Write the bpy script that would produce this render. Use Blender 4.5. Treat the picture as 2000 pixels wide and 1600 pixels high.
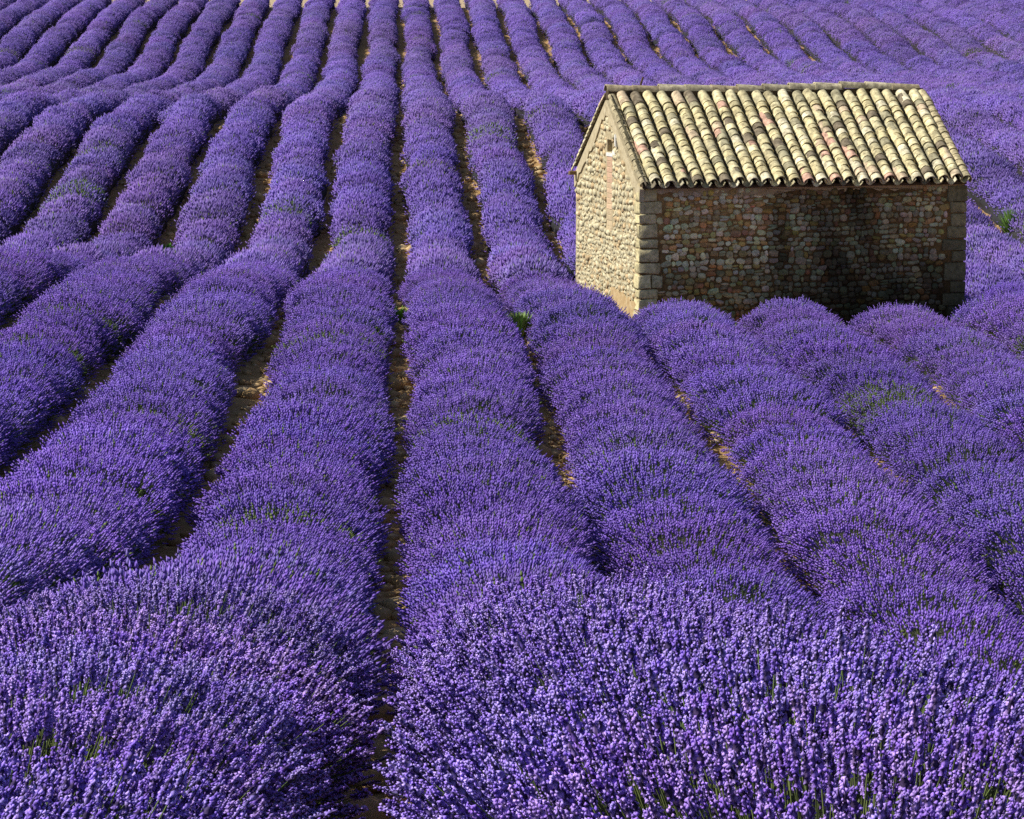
import bpy, bmesh, math, random
import numpy as np
from mathutils import Vector, Matrix

for o in list(bpy.data.objects):
    bpy.data.objects.remove(o)
SC = bpy.context.scene
COL = SC.collection
GZ = 1.62                                   # camera height above the ground it stands on

# ------------------------------------------------------------------ camera
cam_d = bpy.data.cameras.new('camera')
cam = bpy.data.objects.new('camera', cam_d)
COL.objects.link(cam)
cam.location = (0, 0, GZ)
cam.rotation_euler = (math.radians(90 - 7.7072), 0, math.radians(-2.0337))
cam_d.sensor_width = 36.0
cam_d.lens = 108.0
cam_d.clip_start = 0.1
cam_d.clip_end = 9000
SC.camera = cam

# ------------------------------------------------------------------ sky, sun, exposure
SUN_EL = math.radians(44)
SUN_DIR = Vector((-1.0, -0.08, 0)).normalized() * math.cos(SUN_EL) + Vector((0, 0, math.sin(SUN_EL)))
w = bpy.data.worlds.new('World')
SC.world = w
w.use_nodes = True
nt = w.node_tree
nt.nodes.clear()
sky = nt.nodes.new('ShaderNodeTexSky')
sky.sky_type = 'NISHITA'
sky.sun_disc = False
sky.sun_elevation = SUN_EL
sky.sun_rotation = math.atan2(SUN_DIR.x, SUN_DIR.y)
bg = nt.nodes.new('ShaderNodeBackground')
bg.inputs['Strength'].default_value = 0.072
wo = nt.nodes.new('ShaderNodeOutputWorld')
nt.links.new(sky.outputs[0], bg.inputs[0])
nt.links.new(bg.outputs[0], wo.inputs[0])
sun_d = bpy.data.lights.new('sun', 'SUN')
sun_d.energy = 5.0
sun_d.angle = math.radians(0.5)
sun_d.color = (1.0, 0.95, 0.86)
sun = bpy.data.objects.new('sun', sun_d)
COL.objects.link(sun)
sun.location = SUN_DIR * 60
sun.rotation_euler = (-SUN_DIR).to_track_quat('-Z', 'Y').to_euler()
SC.view_settings.view_transform = 'Standard'
SC.view_settings.look = 'None'
SC.view_settings.gamma = 1.0
SC.view_settings.exposure = 0.08
SC.cycles.max_bounces = 5
SC.cycles.diffuse_bounces = 3
SC.cycles.glossy_bounces = 1
SC.cycles.caustics_reflective = False
SC.cycles.caustics_refractive = False
SC.cycles.use_denoising = False

# ------------------------------------------------------------------ small helpers
def tag(o, label=None, cat=None, group=None, kind=None):
    if label: o['label'] = label
    if cat: o['category'] = cat
    if group: o['group'] = group
    if kind: o['kind'] = kind
    return o

def empty(name, loc=(0, 0, 0), rz=0.0):
    o = bpy.data.objects.new(name, None)
    o.empty_display_size = 0.2
    o.location = loc
    o.rotation_euler = (0, 0, rz)
    COL.objects.link(o)
    return o

def link(name, me, parent=None, mat=None):
    o = bpy.data.objects.new(name, me)
    COL.objects.link(o)
    if parent is not None: o.parent = parent
    if mat is not None and not me.materials: me.materials.append(mat)
    return o

def np_mesh(name, verts, tris, cols=None, smooth=False, mat=None):
    """verts (n,3), tris (m,3) or quads (m,4) -> mesh with optional point colours"""
    me = bpy.data.meshes.new(name)
    verts = np.asarray(verts, np.float32); tris = np.asarray(tris, np.int32)
    k = tris.shape[1]
    me.vertices.add(len(verts)); me.vertices.foreach_set('co', verts.ravel())
    me.loops.add(tris.size); me.loops.foreach_set('vertex_index', tris.ravel())
    me.polygons.add(len(tris))
    me.polygons.foreach_set('loop_start', np.arange(0, tris.size, k, dtype=np.int32))
    me.polygons.foreach_set('loop_total', np.full(len(tris), k, np.int32))
    if smooth: me.polygons.foreach_set('use_smooth', np.ones(len(tris), bool))
    me.update(calc_edges=True); me.validate()
    if cols is not None:
        at = me.color_attributes.new('tint', 'FLOAT_COLOR', 'POINT')
        c = np.ones((len(verts), 4), np.float32); c[:, :3] = cols
        at.data.foreach_set('color', c.ravel())
    if mat: me.materials.append(mat)
    return me

def bm_mesh(name, bm, mat=None, smooth=False):
    me = bpy.data.meshes.new(name)
    bmesh.ops.recalc_face_normals(bm, faces=bm.faces)
    bm.to_mesh(me); bm.free()
    if smooth:
        for p in me.polygons: p.use_smooth = True
    if mat: me.materials.append(mat)
    return me

class NT:
    """tiny node helper"""
    def __init__(s, name):
        s.m = bpy.data.materials.new(name); s.m.use_nodes = True
        s.t = s.m.node_tree; s.t.nodes.clear()
        s.out = s.n('ShaderNodeOutputMaterial')
        s.b = s.n('ShaderNodeBsdfPrincipled')
        s.b.inputs['Specular IOR Level'].default_value = 0.2
        s.l(s.b.outputs[0], s.out.inputs['Surface'])
    def n(s, ty, **kw):
        q = s.t.nodes.new(ty)
        for k, v in kw.items(): setattr(q, k, v)
        return q
    def l(s, a, b): s.t.links.new(a, b)
    def noise(s, scale, detail=4, rough=0.6, vec=None):
        q = s.n('ShaderNodeTexNoise')
        q.inputs['Scale'].default_value = scale; q.inputs['Detail'].default_value = detail
        q.inputs['Roughness'].default_value = rough
        if vec is not None: s.l(vec, q.inputs['Vector'])
        return q
    def ramp(s, fac, stops):
        q = s.n('ShaderNodeValToRGB')
        e = q.color_ramp.elements
        while len(e) < len(stops): e.new(0.5)
        for el, (p, c) in zip(e, stops):
            el.position = p; el.color = (*c, 1) if len(c) == 3 else c
        s.l(fac, q.inputs[0]); return q
    def mix(s, fac, a, b, mode='MIX'):
        q = s.n('ShaderNodeMix', data_type='RGBA', blend_type=mode)
        if isinstance(fac, float): q.inputs[0].default_value = fac
        else: s.l(fac, q.inputs[0])
        for sock, v in ((q.inputs[6], a), (q.inputs[7], b)):
            if isinstance(v, tuple): sock.default_value = (*v, 1)
            else: s.l(v, sock)
        return q.outputs[2]
    def bump(s, h, strength, dist):
        q = s.n('ShaderNodeBump')
        q.inputs['Strength'].default_value = strength; q.inputs['Distance'].default_value = dist
        s.l(h, q.inputs['Height']); s.l(q.outputs[0], s.b.inputs['Normal'])

# ------------------------------------------------------------------ materials
def mat_tint(name, rough=0.85, spec=0.1):
    a = NT(name)
    at = a.n('ShaderNodeAttribute', attribute_name='tint')
    oi = a.n('ShaderNodeObjectInfo')
    c = a.mix(1.0, at.outputs['Color'], oi.outputs['Color'], 'MULTIPLY')
    a.l(c, a.b.inputs['Base Color'])
    a.b.inputs['Roughness'].default_value = rough
    a.b.inputs['Specular IOR Level'].default_value = spec
    return a.m

M_LAV = mat_tint('lavender')
M_WEED = mat_tint('weed_leaf', 0.6, 0.3)

def mat_soil():
    a = NT('ochre_soil')
    tc = a.n('ShaderNodeTexCoord')
    n1 = a.noise(2.2, 6, 0.65, tc.outputs['Object'])
    n2 = a.noise(22, 5, 0.7, tc.outputs['Object'])
    c1 = a.ramp(n1.outputs[0], [(0.3, (0.38, 0.20, 0.07)), (0.5, (0.56, 0.34, 0.13)), (0.7, (0.66, 0.45, 0.20))])
    c = a.mix(0.35, c1.outputs[0], a.ramp(n2.outputs[0], [(0.35, (0.24, 0.14, 0.06)), (0.65, (0.62, 0.44, 0.24))]).outputs[0])
    # beyond the field's far end: pale stubble
    sx = a.n('ShaderNodeSeparateXYZ'); a.l(tc.outputs['Object'], sx.inputs[0])
    mr = a.n('ShaderNodeMapRange'); mr.inputs[1].default_value = 186; mr.inputs[2].default_value = 192
    a.l(sx.outputs[1], mr.inputs[0])
    c = a.mix(mr.outputs[0], c, (0.52, 0.40, 0.25))
    a.l(c, a.b.inputs['Base Color'])
    a.b.inputs['Roughness'].default_value = 0.95
    a.bump(n2.outputs[0], 0.8, 0.05)
    return a.m
M_SOIL = mat_soil()

def mat_clod():
    a = NT('soil_clod')
    g = a.n('ShaderNodeNewGeometry')
    tc = a.n('ShaderNodeTexCoord')
    n = a.noise(30, 5, 0.7, tc.outputs['Object'])
    c = a.ramp(g.outputs['Random Per Island'], [(0.0, (0.48, 0.28, 0.10)), (0.5, (0.62, 0.41, 0.18)), (1.0, (0.72, 0.55, 0.31))])
    c2 = a.mix(0.3, c.outputs[0], a.ramp(n.outputs[0], [(0.3, (0.22, 0.13, 0.06)), (0.7, (0.66, 0.48, 0.27))]).outputs[0])
    a.l(c2, a.b.inputs['Base Color']); a.b.inputs['Roughness'].default_value = 0.95
    a.bump(n.outputs[0], 0.6, 0.02)
    return a.m
M_CLOD = mat_clod()

def mat_masonry(name, source, rough=0.9, scale=24.0, amt=0.45, lo=(0.30, 0.28, 0.26), hi=(1.25, 1.22, 1.15), bump=0.5, lichen=False):
    """colour from the object's own tint (source 'object') or from the mesh tint, broken up by grain"""
    a = NT(name)
    g = a.n('ShaderNodeTexCoord')
    if source == 'object':
        src = a.n('ShaderNodeObjectInfo').outputs['Color']
    else:
        src = a.n('ShaderNodeAttribute', attribute_name='tint').outputs['Color']
    pos = a.n('ShaderNodeNewGeometry').outputs['Position']
    n1 = a.noise(scale, 6, 0.7, pos)
    r = a.ramp(n1.outputs[0], [(0.32, lo), (0.62, hi)])
    c = a.mix(amt, src, a.mix(1.0, src, r.outputs[0], 'MULTIPLY'))
    if lichen:                                   # grey lichen drifting over neighbouring tiles
        n2 = a.noise(1.6, 5, 0.75, pos)
        c = a.mix(a.ramp(n2.outputs[0], [(0.54, (0, 0, 0)), (0.72, (.7, .7, .7))]).outputs[0], c, (0.25, 0.235, 0.165))
    a.l(c, a.b.inputs['Base Color'])
    a.b.inputs['Roughness'].default_value = rough
    a.bump(n1.outputs[0], bump, 0.02)
    return a.m
M_STONE_O = mat_masonry('stone', 'object', 0.9, 13.0, 0.8, (.35, .33, .30), (1.25, 1.22, 1.15), .6)
M_STONE_T = mat_masonry('stone_mass', 'tint')
M_TILE_O = mat_masonry('clay_tile', 'object', 0.85, 9.0, 0.92, (0.22, 0.20, 0.18), (1.14, 1.12, 1.06), 0.3, True)
M_TILE_T = mat_masonry('clay_tile_mass', 'tint', 0.85, 9.0, 0.92, (0.22, 0.20, 0.18), (1.14, 1.12, 1.06), 0.3, True)

def mat_plain(name, stops, scale, rough=0.9, bump=0.6, dist=0.02, stretch=None):
    a = NT(name)
    tc = a.n('ShaderNodeTexCoord')
    v = tc.outputs['Object']
    if stretch:
        mp = a.n('ShaderNodeMapping'); mp.inputs['Scale'].default_value = stretch
        a.l(v, mp.inputs[0]); v = mp.outputs[0]
    n = a.noise(scale, 6, 0.68, v)
    r = a.ramp(n.outputs[0], stops)
    a.l(r.outputs[0], a.b.inputs['Base Color'])
    a.b.inputs['Roughness'].default_value = rough
    a.bump(n.outputs[0], bump, dist)
    return a.m
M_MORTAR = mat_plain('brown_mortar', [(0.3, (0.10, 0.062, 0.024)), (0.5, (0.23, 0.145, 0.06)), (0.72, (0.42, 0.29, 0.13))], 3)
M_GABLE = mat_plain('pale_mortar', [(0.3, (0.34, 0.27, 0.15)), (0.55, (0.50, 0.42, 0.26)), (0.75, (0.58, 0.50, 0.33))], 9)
M_RENDER = mat_plain('tan_render', [(0.3, (0.40, 0.27, 0.13)), (0.5, (0.55, 0.40, 0.21)), (0.7, (0.64, 0.52, 0.32))], 7)
M_BAND = mat_plain('eave_plaster', [(0.3, (0.30, 0.19, 0.09)), (0.5, (0.46, 0.34, 0.20)), (0.7, (0.56, 0.45, 0.30))], 4)
M_VERGE = mat_plain('verge_mortar', [(0.3, (0.42, 0.35, 0.22)), (0.55, (0.56, 0.48, 0.31)), (0.75, (0.64, 0.57, 0.40))], 8)
M_WHITE = mat_plain('lime_white', [(0.3, (0.66, 0.66, 0.62)), (0.7, (0.82, 0.82, 0.78))], 12)
M_WOOD = mat_plain('weathered_wood', [(0.3, (0.12, 0.075, 0.035)), (0.7, (0.26, 0.17, 0.085))], 6, stretch=(1, 9, 9))
M_DARK = mat_plain('roof_boards', [(0.3, (0.05, 0.035, 0.02)), (0.7, (0.11, 0.08, 0.05))], 6)
M_BRICK = mat_masonry('pink_brick', 'object', 0.9, 14.0, 0.5, (0.6, 0.55, 0.5), (1.15, 1.12, 1.1), 0.4)

# ------------------------------------------------------------------ terrain
TY = np.array([-60, 0, 7, 12, 16, 20, 24, 28, 32, 36, 40, 46, 51, 55, 60, 66, 71, 74.5, 77, 80, 83, 87, 90, 94, 98, 103, 110, 118, 125, 132,
               138, 145, 150, 155, 160, 165, 170, 175, 180, 187, 192, 200, 220, 260, 400, 800, 6000], float)
TZ = np.array([-1.5, -1.64, -2.26, -3.1, -3.82, -4.5, -5.0, -5.3, -5.4, -5.42, -5.42, -5.42, -5.47, -5.72, -6.12, -6.52, -6.66, -6.6, -6.32, -6.0, -5.65, -5.2,
               -4.98, -4.7, -4.36, -4.2, -4.4, -4.65, -4.72, -4.65, -4.55, -4.42, -4.15, -3.85, -3.25, -2.65, -2.1, -1.7, -1.4, -0.95, -0.8, -0.6,
               0.1, 1.2, 5, 14, 90], float)
_gy = np.arange(-60, 420, 0.5)
_gz = np.interp(_gy, TY, TZ)
_k = np.exp(-0.5 * (np.arange(-8, 9) / 2.4) ** 2); _k /= _k.sum()
_gz[8:-8] = np.convolve(_gz, _k, 'valid')
def ground(x, y):
    x = np.asarray(x, float); y = np.asarray(y, float)
    z = np.where(y < 410, np.interp(y, _gy, _gz), np.interp(y, TY, TZ))
    win = np.clip((y - 9) / 13, 0, 1) * np.clip((70 - y) / 16, 0, 1)
    win = win * win * (3 - 2 * win)
    lat = -0.078 * np.clip(x, -9, 2.5) - 0.055 * np.clip(x - 2.5, 0, 5.0) + 0.02 * np.sin(x * 0.5)
    near = 1 + .6 * np.clip((36 - y) / 10, 0, 1)
    z = z + win * lat * near
    z = z - 0.38 * np.clip(x - 1.2, 0, 2.4) * np.clip((y - 6) / 6, 0, 1) * np.clip((30 - y) / 10, 0, 1)
    z = z + 0.05 * np.sin(x * 0.21 + y * 0.13) * np.clip((y - 20) / 40, 0, 1) * np.clip((190 - y) / 20, 0, 1)
    return z + GZ
def gz(x, y): return float(ground(x, y))

PITCH = 1.9
def row_x(k): return (k - 0.55) * PITCH        # centre line of row k; furrow k lies at (k - .05) * PITCH

xs = np.unique(np.concatenate([np.arange(-34, 52, 0.475), [-3000, -1500, -700, -300, -150, -80, -50, 70, 100, 160, 300, 700, 1500, 3000]]))
ys = np.unique(np.concatenate([np.arange(-4, 70, 0.35), np.arange(70, 200, 0.8), [-400, -200, -100, -60, -30, -12, 210, 225, 245, 270, 300, 340, 400, 500, 650, 900, 1400, 2200, 3500, 6000]]))
X, Y = np.meshgrid(xs, ys)
Z = ground(X, Y)
rs = np.random.RandomState(3)
infield = (np.abs(X) < 60) & (Y > -5) & (Y < 200)
Z = Z + infield * (rs.rand(*Z.shape) - 0.5) * 0.05
nx, ny = len(xs), len(ys)
idx = np.arange(nx * ny).reshape(ny, nx)
quads = np.stack([idx[:-1, :-1], idx[:-1, 1:], idx[1:, 1:], idx[1:, :-1]], -1).reshape(-1, 4)
me = np_mesh('field_ground', np.stack([X, Y, Z], -1).reshape(-1, 3), quads, smooth=True, mat=M_SOIL)
g_o = link('field_ground', me)
tag(g_o, 'undulating ochre soil of the lavender field with bare furrows', 'ground', kind='structure')

# ------------------------------------------------------------------ stone hut
HA = math.radians(11.0)
HX, HY = 4.095, 53.0
HW, HD = 5.98, 4.5
EAVE_Z = -3.245 + GZ
BASE_Z = -6.6 + GZ
WH = EAVE_Z - BASE_Z                            # core height in hut coordinates (z = 0 at BASE_Z)
RISE = 1.43
hut = empty('stone_hut', (HX, HY, BASE_Z), HA)
tag(hut, 'small stone field hut with weathered clay tile roof standing among the lavender', 'hut')
rnd = random.Random(11)

def slab_poly(name, pts2, y0, y1, plane, mat, parent):
    """extruded polygon; plane 'xz' (front) or 'yz' (gable): pts2 along (x or y, z), depth y0..y1"""
    bm = bmesh.new()
    def P(a, z, d): return (a, d, z) if plane == 'xz' else (d, a, z)
    f = [bm.verts.new(P(a, z, y0)) for a, z in pts2]
    b = [bm.verts.new(P(a, z, y1)) for a, z in pts2]
    bm.faces.new(f); bm.faces.new(b[::-1])
    n = len(f)
    for i in range(n):
        bm.faces.new((f[i], f[(i + 1) % n], b[(i + 1) % n], b[i]))
    bmesh.ops.triangulate(bm, faces=[q for q in bm.faces if len(q.verts) > 4])
    return link(name, bm_mesh(name, bm, mat), parent)

# wall cores: four walls, the gable ones with their triangle
def box_bm(bm, x0, x1, y0, y1, z0, z1):
    v = [bm.verts.new(p) for p in ((x0, y0, z0), (x1, y0, z0), (x1, y1, z0), (x0, y1, z0), (x0, y0, z1), (x1, y0, z1), (x1, y1, z1), (x0, y1, z1))]
    for q in ((0, 3, 2, 1), (4, 5, 6, 7), (0, 1, 5, 4), (1, 2, 6, 5), (2, 3, 7, 6), (3, 0, 4, 7)):
        bm.faces.new([v[i] for i in q])
T = 0.4
def stain(x, z):
    """old damp streaks on the front wall, 0 clean .. 1 dark (x along the wall, z from the eave, negative down)"""
    d = 0.80 * math.exp(-((x - 2.58) / 0.24) ** 2) * (1 if z > -1.4 else 0.7)
    d = max(d, 1.0 * math.exp(-((x - 3.75) / 0.95) ** 2))
    d = max(d, 0.75 * math.exp(-((x - 5.0) / 0.9) ** 2) * min(1, max(0, (-z - .8) / 0.7)))
    d = d * (0.78 + 0.22 * math.sin(x * 7 + z * 3)) + 0.55 * min(1, max(0, (-z - 1.1) / 1.1)) * (.5 + .5 * min(1, x / 2))
    return min(1, d)
gx, gzn = np.linspace(.012, HW - .012, 90), np.linspace(0, WH, 50)
wv, wf, wc = [], [], []
wr = np.random.RandomState(4)
for b_ in gzn:
    for a_ in gx:
        wv.append((a_, wr.uniform(-.006, .006), b_))
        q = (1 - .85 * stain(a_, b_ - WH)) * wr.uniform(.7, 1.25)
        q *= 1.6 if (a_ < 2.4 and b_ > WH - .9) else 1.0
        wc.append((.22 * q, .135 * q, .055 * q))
for j in range(49):
    for i in range(89):
        n0 = j * 90 + i; wf.append((n0, n0 + 1, n0 + 91, n0 + 90))
front = link('front_wall', np_mesh('front_wall', wv, wf, np.array(wc), True, M_STONE_T), hut)
bm = bmesh.new(); box_bm(bm, 0.013, HW - 0.013, .012, T, 0, WH)
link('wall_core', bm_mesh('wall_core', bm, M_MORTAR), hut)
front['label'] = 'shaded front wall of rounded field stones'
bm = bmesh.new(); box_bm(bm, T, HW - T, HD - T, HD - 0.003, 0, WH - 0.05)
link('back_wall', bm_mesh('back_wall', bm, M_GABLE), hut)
APX = WH + RISE - 0.12
def gable_wall(name, x0, x1, mat):
    # pentagon wall with a small square hole near its top
    hy0, hy1, hz0, hz1 = 1.86, 2.22, WH + 0.44, WH + 0.66
    bm = bmesh.new()
    def roofz(y): return WH - 0.03 + (APX - WH) * (1 - abs(y - HD / 2) / (HD / 2))
    ycuts = [T + 0.002, 1.0, hy0, hy1, HD / 2, 3.3, HD]
    for a, b in zip(ycuts[:-1], ycuts[1:]):
        cuts = [0, hz0, hz1] if name == 'gable_wall' else [0]
        for i, c in enumerate(cuts):
            top = cuts[i + 1] if i + 1 < len(cuts) else None
            ta = roofz(a) if top is None else top
            tb = roofz(b) if top is None else top
            if top is not None and (roofz(a) < top or roofz(b) < top):
                ta, tb = roofz(a), roofz(b)
            if ta <= c + 1e-4 and tb <= c + 1e-4: continue
            if name == 'gable_wall' and a == hy0 and c == hz0:      # the hole: recess
                for q in (((x0, a, hz0), (x0 + .22, a, hz0), (x0 + .22, a, hz1), (x0, a, hz1)), ((x0, b, hz0), (x0 + .22, b, hz0), (x0 + .22, b, hz1), (x0, b, hz1)),
                          ((x0, a, hz0), (x0 + .22, a, hz0), (x0 + .22, b, hz0), (x0, b, hz0)), ((x0, a, hz1), (x0 + .22, a, hz1), (x0 + .22, b, hz1), (x0, b, hz1)),
                          ((x0 + .22, a, hz0), (x0 + .22, b, hz0), (x0 + .22, b, hz1), (x0 + .22, a, hz1))):
                    bm.faces.new([bm.verts.new(p) for p in q])
                continue
            if c > 0 and (roofz(a) <= c or roofz(b) <= c):
                continue
            bm.faces.new([bm.verts.new(p) for p in ((x0, a, c), (x0, b, c), (x0, b, tb), (x0, a, ta))])
    for a, b in zip(ycuts[:-1], ycuts[1:]):                          # inner face, top
        bm.faces.new([bm.verts.new(p) for p in ((x1, a, 0), (x1, b, 0), (x1, b, roofz(b)), (x1, a, roofz(a)))])
        bm.faces.new([bm.verts.new(p) for p in ((x0, a, roofz(a)), (x1, a, roofz(a)), (x1, b, roofz(b)), (x0, b, roofz(b)))])
    for yy in (ycuts[0], HD):
        bm.faces.new([bm.verts.new(p) for p in ((x0, yy, 0), (x1, yy, 0), (x1, yy, roofz(yy)), (x0, yy, roofz(yy)))])
    return link(name, bm_mesh(name, bm, mat), hut)
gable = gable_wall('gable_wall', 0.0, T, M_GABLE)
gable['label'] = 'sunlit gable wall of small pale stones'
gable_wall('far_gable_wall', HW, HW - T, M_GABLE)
# front end strips of the gable walls behind the quoins
bm = bmesh.new(); box_bm(bm, 0.0, 0.011, 0.004, T + 0.001, 0, WH)
link('corner_mortar', bm_mesh('corner_mortar', bm, M_GABLE), hut)

# --- pebble-like stones
def pebble(seed, n=8):
    r = np.random.RandomState(seed)
    ang = np.arange(n) * 2 * np.pi / n + r.uniform(-.22, .22, n)
    e = r.uniform(2.3, 4.6)
    rad = 1.0 / (np.abs(np.cos(ang)) ** e + np.abs(np.sin(ang)) ** e) ** (1 / e) * r.uniform(.80, 1.10, n)
    vs = []
    for sc, h in ((1.0, -0.9), (1.0, 0.12), (0.80, 0.68)):
        for a, q in zip(ang, rad): vs.append((math.cos(a) * q * sc, math.sin(a) * q * sc, h * r.uniform(.92, 1.05)))
    vs.append((r.uniform(-.15, .15), r.uniform(-.15, .15), 0.95))
    f = []
    for L in range(2):
        for i in range(n):
            a, b = L * n + i, L * n + (i + 1) % n
            f += [(a, b, b + n), (a, b + n, a + n)]
    for i in range(n): f.append((2 * n + i, 2 * n + (i + 1) % n, 3 * n))
    return np.array(vs), np.array(f)
PEB = [pebble(s) for s in range(9)]

quoin_w = {}
def gen_wall_stones(width, zlo, zhi, hmin, hmax, wmin, wmax, seed, inside):
    """courses of stones: yields (cx, cz, half w, half h, tilt)"""
    r = random.Random(seed); out = []
    z = zhi
    phase = r.uniform(0, 6)
    while z > zlo:
        h = r.uniform(hmin, hmax)
        x = -r.uniform(0, wmax)
        while x < width:
            ww = r.uniform(wmin, wmax) * (0.8 + 0.5 * r.random())
            hh = h * r.uniform(0.72, 1.08)
            cx, cz = x + ww / 2, z - h / 2 + r.uniform(-.16, .16) * h + 0.02 * math.sin(x * 2.1 + phase)
            if inside(cx, cz, ww, hh):
                if r.random() < 0.1:             # two thin stones in place of one
                    out.append((cx, cz + hh * .27, ww / 2 * .95, hh * .24, r.uniform(-.1, .1)))
                    out.append((cx + r.uniform(-.02, .02), cz - hh * .27, ww / 2 * .9, hh * .22, r.uniform(-.1, .1)))
                else:
                    out.append((cx, cz, ww / 2 * .96, hh / 2 * .98, r.uniform(-.22, .22)))
            x += ww
        z -= h
    return out

# quoins of the two front corners: (top, bottom) in metres below the eave, width, colour
QL = [(-.10, -.31, .30), (-.33, -.53, .385), (-.54, -.70, .29), (-.72, -.95, .32), (-.97, -1.13, .32), (-1.15, -1.36, .335), (-1.38, -1.56, .36),
      (-1.59, -1.83, .20), (-1.85, -2.0, .33), (-2.02, -2.21, .30), (-2.23, -2.44, .34), (-2.46, -2.7, .3)]
QR = [(-.12, -.40, .34), (-.41, -.60, .29), (-.62, -.84, .26), (-.85, -1.06, .33), (-1.07, -1.27, .42), (-1.28, -1.46, .24), (-1.48, -1.80, .38),
      (-1.82, -2.02, .27), (-2.03, -2.25, .40), (-2.26, -2.5, .32), (-2.52, -2.75, .36)]
def quoin(x0, x1, y0, y1, z0, z1, col, parent):
    bm = bmesh.new(); box_bm(bm, x0, x1, y0, y1, z0, z1)
    bmesh.ops.bevel(bm, geom=list(bm.edges), offset=0.022, segments=2, affect='EDGES', profile=0.6)
    sk = rnd.uniform(-.03, .03)
    for v in bm.verts:
        v.co += Vector((rnd.uniform(-1, 1) * .016, rnd.uniform(-1, 1) * .008, rnd.uniform(-1, 1) * .014 + sk * (v.co.x - x0)))
    o = link('quoin_stone', bm_mesh('quoin_stone', bm, M_STONE_O, True), parent)
    o.color = (*col, 1)
    return o
def grey(r, lo=.16, hi=.34, warm=0.0):
    b = r.uniform(lo, hi)
    return (b * (1.04 + warm), b * (0.95 + warm * .5), b * (0.60 - warm * .25))
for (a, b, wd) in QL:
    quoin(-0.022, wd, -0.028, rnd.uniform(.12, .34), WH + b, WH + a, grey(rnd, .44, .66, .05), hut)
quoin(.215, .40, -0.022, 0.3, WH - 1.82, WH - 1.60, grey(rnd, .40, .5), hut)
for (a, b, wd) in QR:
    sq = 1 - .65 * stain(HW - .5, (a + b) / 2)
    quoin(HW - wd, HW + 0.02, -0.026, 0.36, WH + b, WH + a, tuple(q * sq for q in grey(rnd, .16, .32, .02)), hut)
def in_front(cx, cz, ww, hh):
    z = cz
    if z > -0.16 - 0.05 * math.sin(cx * 3): return False
    for (a, b, wd) in QL:
        if b - .03 < z < a + .03 and cx - ww / 2 < wd + (.215 if wd == .20 else 0): return False
    for (a, b, wd) in QR:
        if b - .03 < z < a + .03 and cx + ww / 2 > HW - wd: return False
    return 0.2 < cx < HW - 0.2
st = gen_wall_stones(HW, -2.75, -0.12, 0.075, 0.125, 0.07, 0.17, 5, in_front)
st = [(a + rnd.uniform(-.012, .012), b + rnd.uniform(-.012, .012), c * rnd.uniform(1.0, 1.18), d * rnd.uniform(1.0, 1.3), e + rnd.uniform(-.2, .2)) for a, b, c, d, e in st]
def stone_col(r, x, z):
    s = stain(x, z)
    warmth = max(0, 1 - x / 3.0) * (1.0 if z > -1.2 else .5) + (0.35 if z > -.55 else 0)
    q = r.random()
    if q < 0.16 + 0.28 * warmth:   c = (r.uniform(.42, .58), r.uniform(.28, .38), r.uniform(.10, .17))       # ochre
    elif q < 0.25 + 0.3 * warmth:  c = (.34, .23, .12)                                                        # brown
    elif q < 0.62:                 b = r.uniform(.30, .60); c = (b, b * .90, b * .56)                          # grey
    else:                          b = r.uniform(.42, .74); c = (b, b * .94, b * .64)                    # blue grey
    k = (1 - 0.86 * s) * (1.35 if x < 2.3 and z > -1.5 else 1.0)
    return tuple(v * k * r.uniform(.85, 1.12) for v in c)
vis = [s for s in st if s[1] > -2.45]
vis.sort(key=lambda s: -s[2] * s[3])
big = set(id(s) for s in vis[:300])
peb_me = []
for i, (v, f) in enumerate(PEB):
    peb_me.append(np_mesh('stone', v, f, smooth=True, mat=M_STONE_O))
mv, mf, mc, off = [], [], [], 0
for s in st:
    cx, cz, hw_, hh_, ti = s
    ki = rnd.randrange(9)
    dep = min(hw_, hh_) * rnd.uniform(.4, .85)
    col = stone_col(rnd, cx, cz)
    R = Matrix.Translation((cx, -0.004, WH + cz)) @ Matrix.Rotation(math.radians(90), 4, 'X') @ Matrix.Rotation(ti, 4, 'Z') @ Matrix.Diagonal((hw_, hh_, dep, 1))
    if id(s) in big:
        o = link('stone', peb_me[ki], front)
        o.matrix_local = R
        o.color = (*col, 1)
    else:
        v, f = PEB[ki]
        v4 = np.c_[v, np.ones(len(v))] @ np.array(R).T
        mv.append(v4[:, :3]); mf.append(f + off); mc.append(np.tile(col, (len(v), 1))); off += len(v)
o = link('small_stones', np_mesh('small_stones', np.concatenate(mv), np.concatenate(mf), np.concatenate(mc), True, M_STONE_T), front)
tag(o, kind='stuff')

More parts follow.
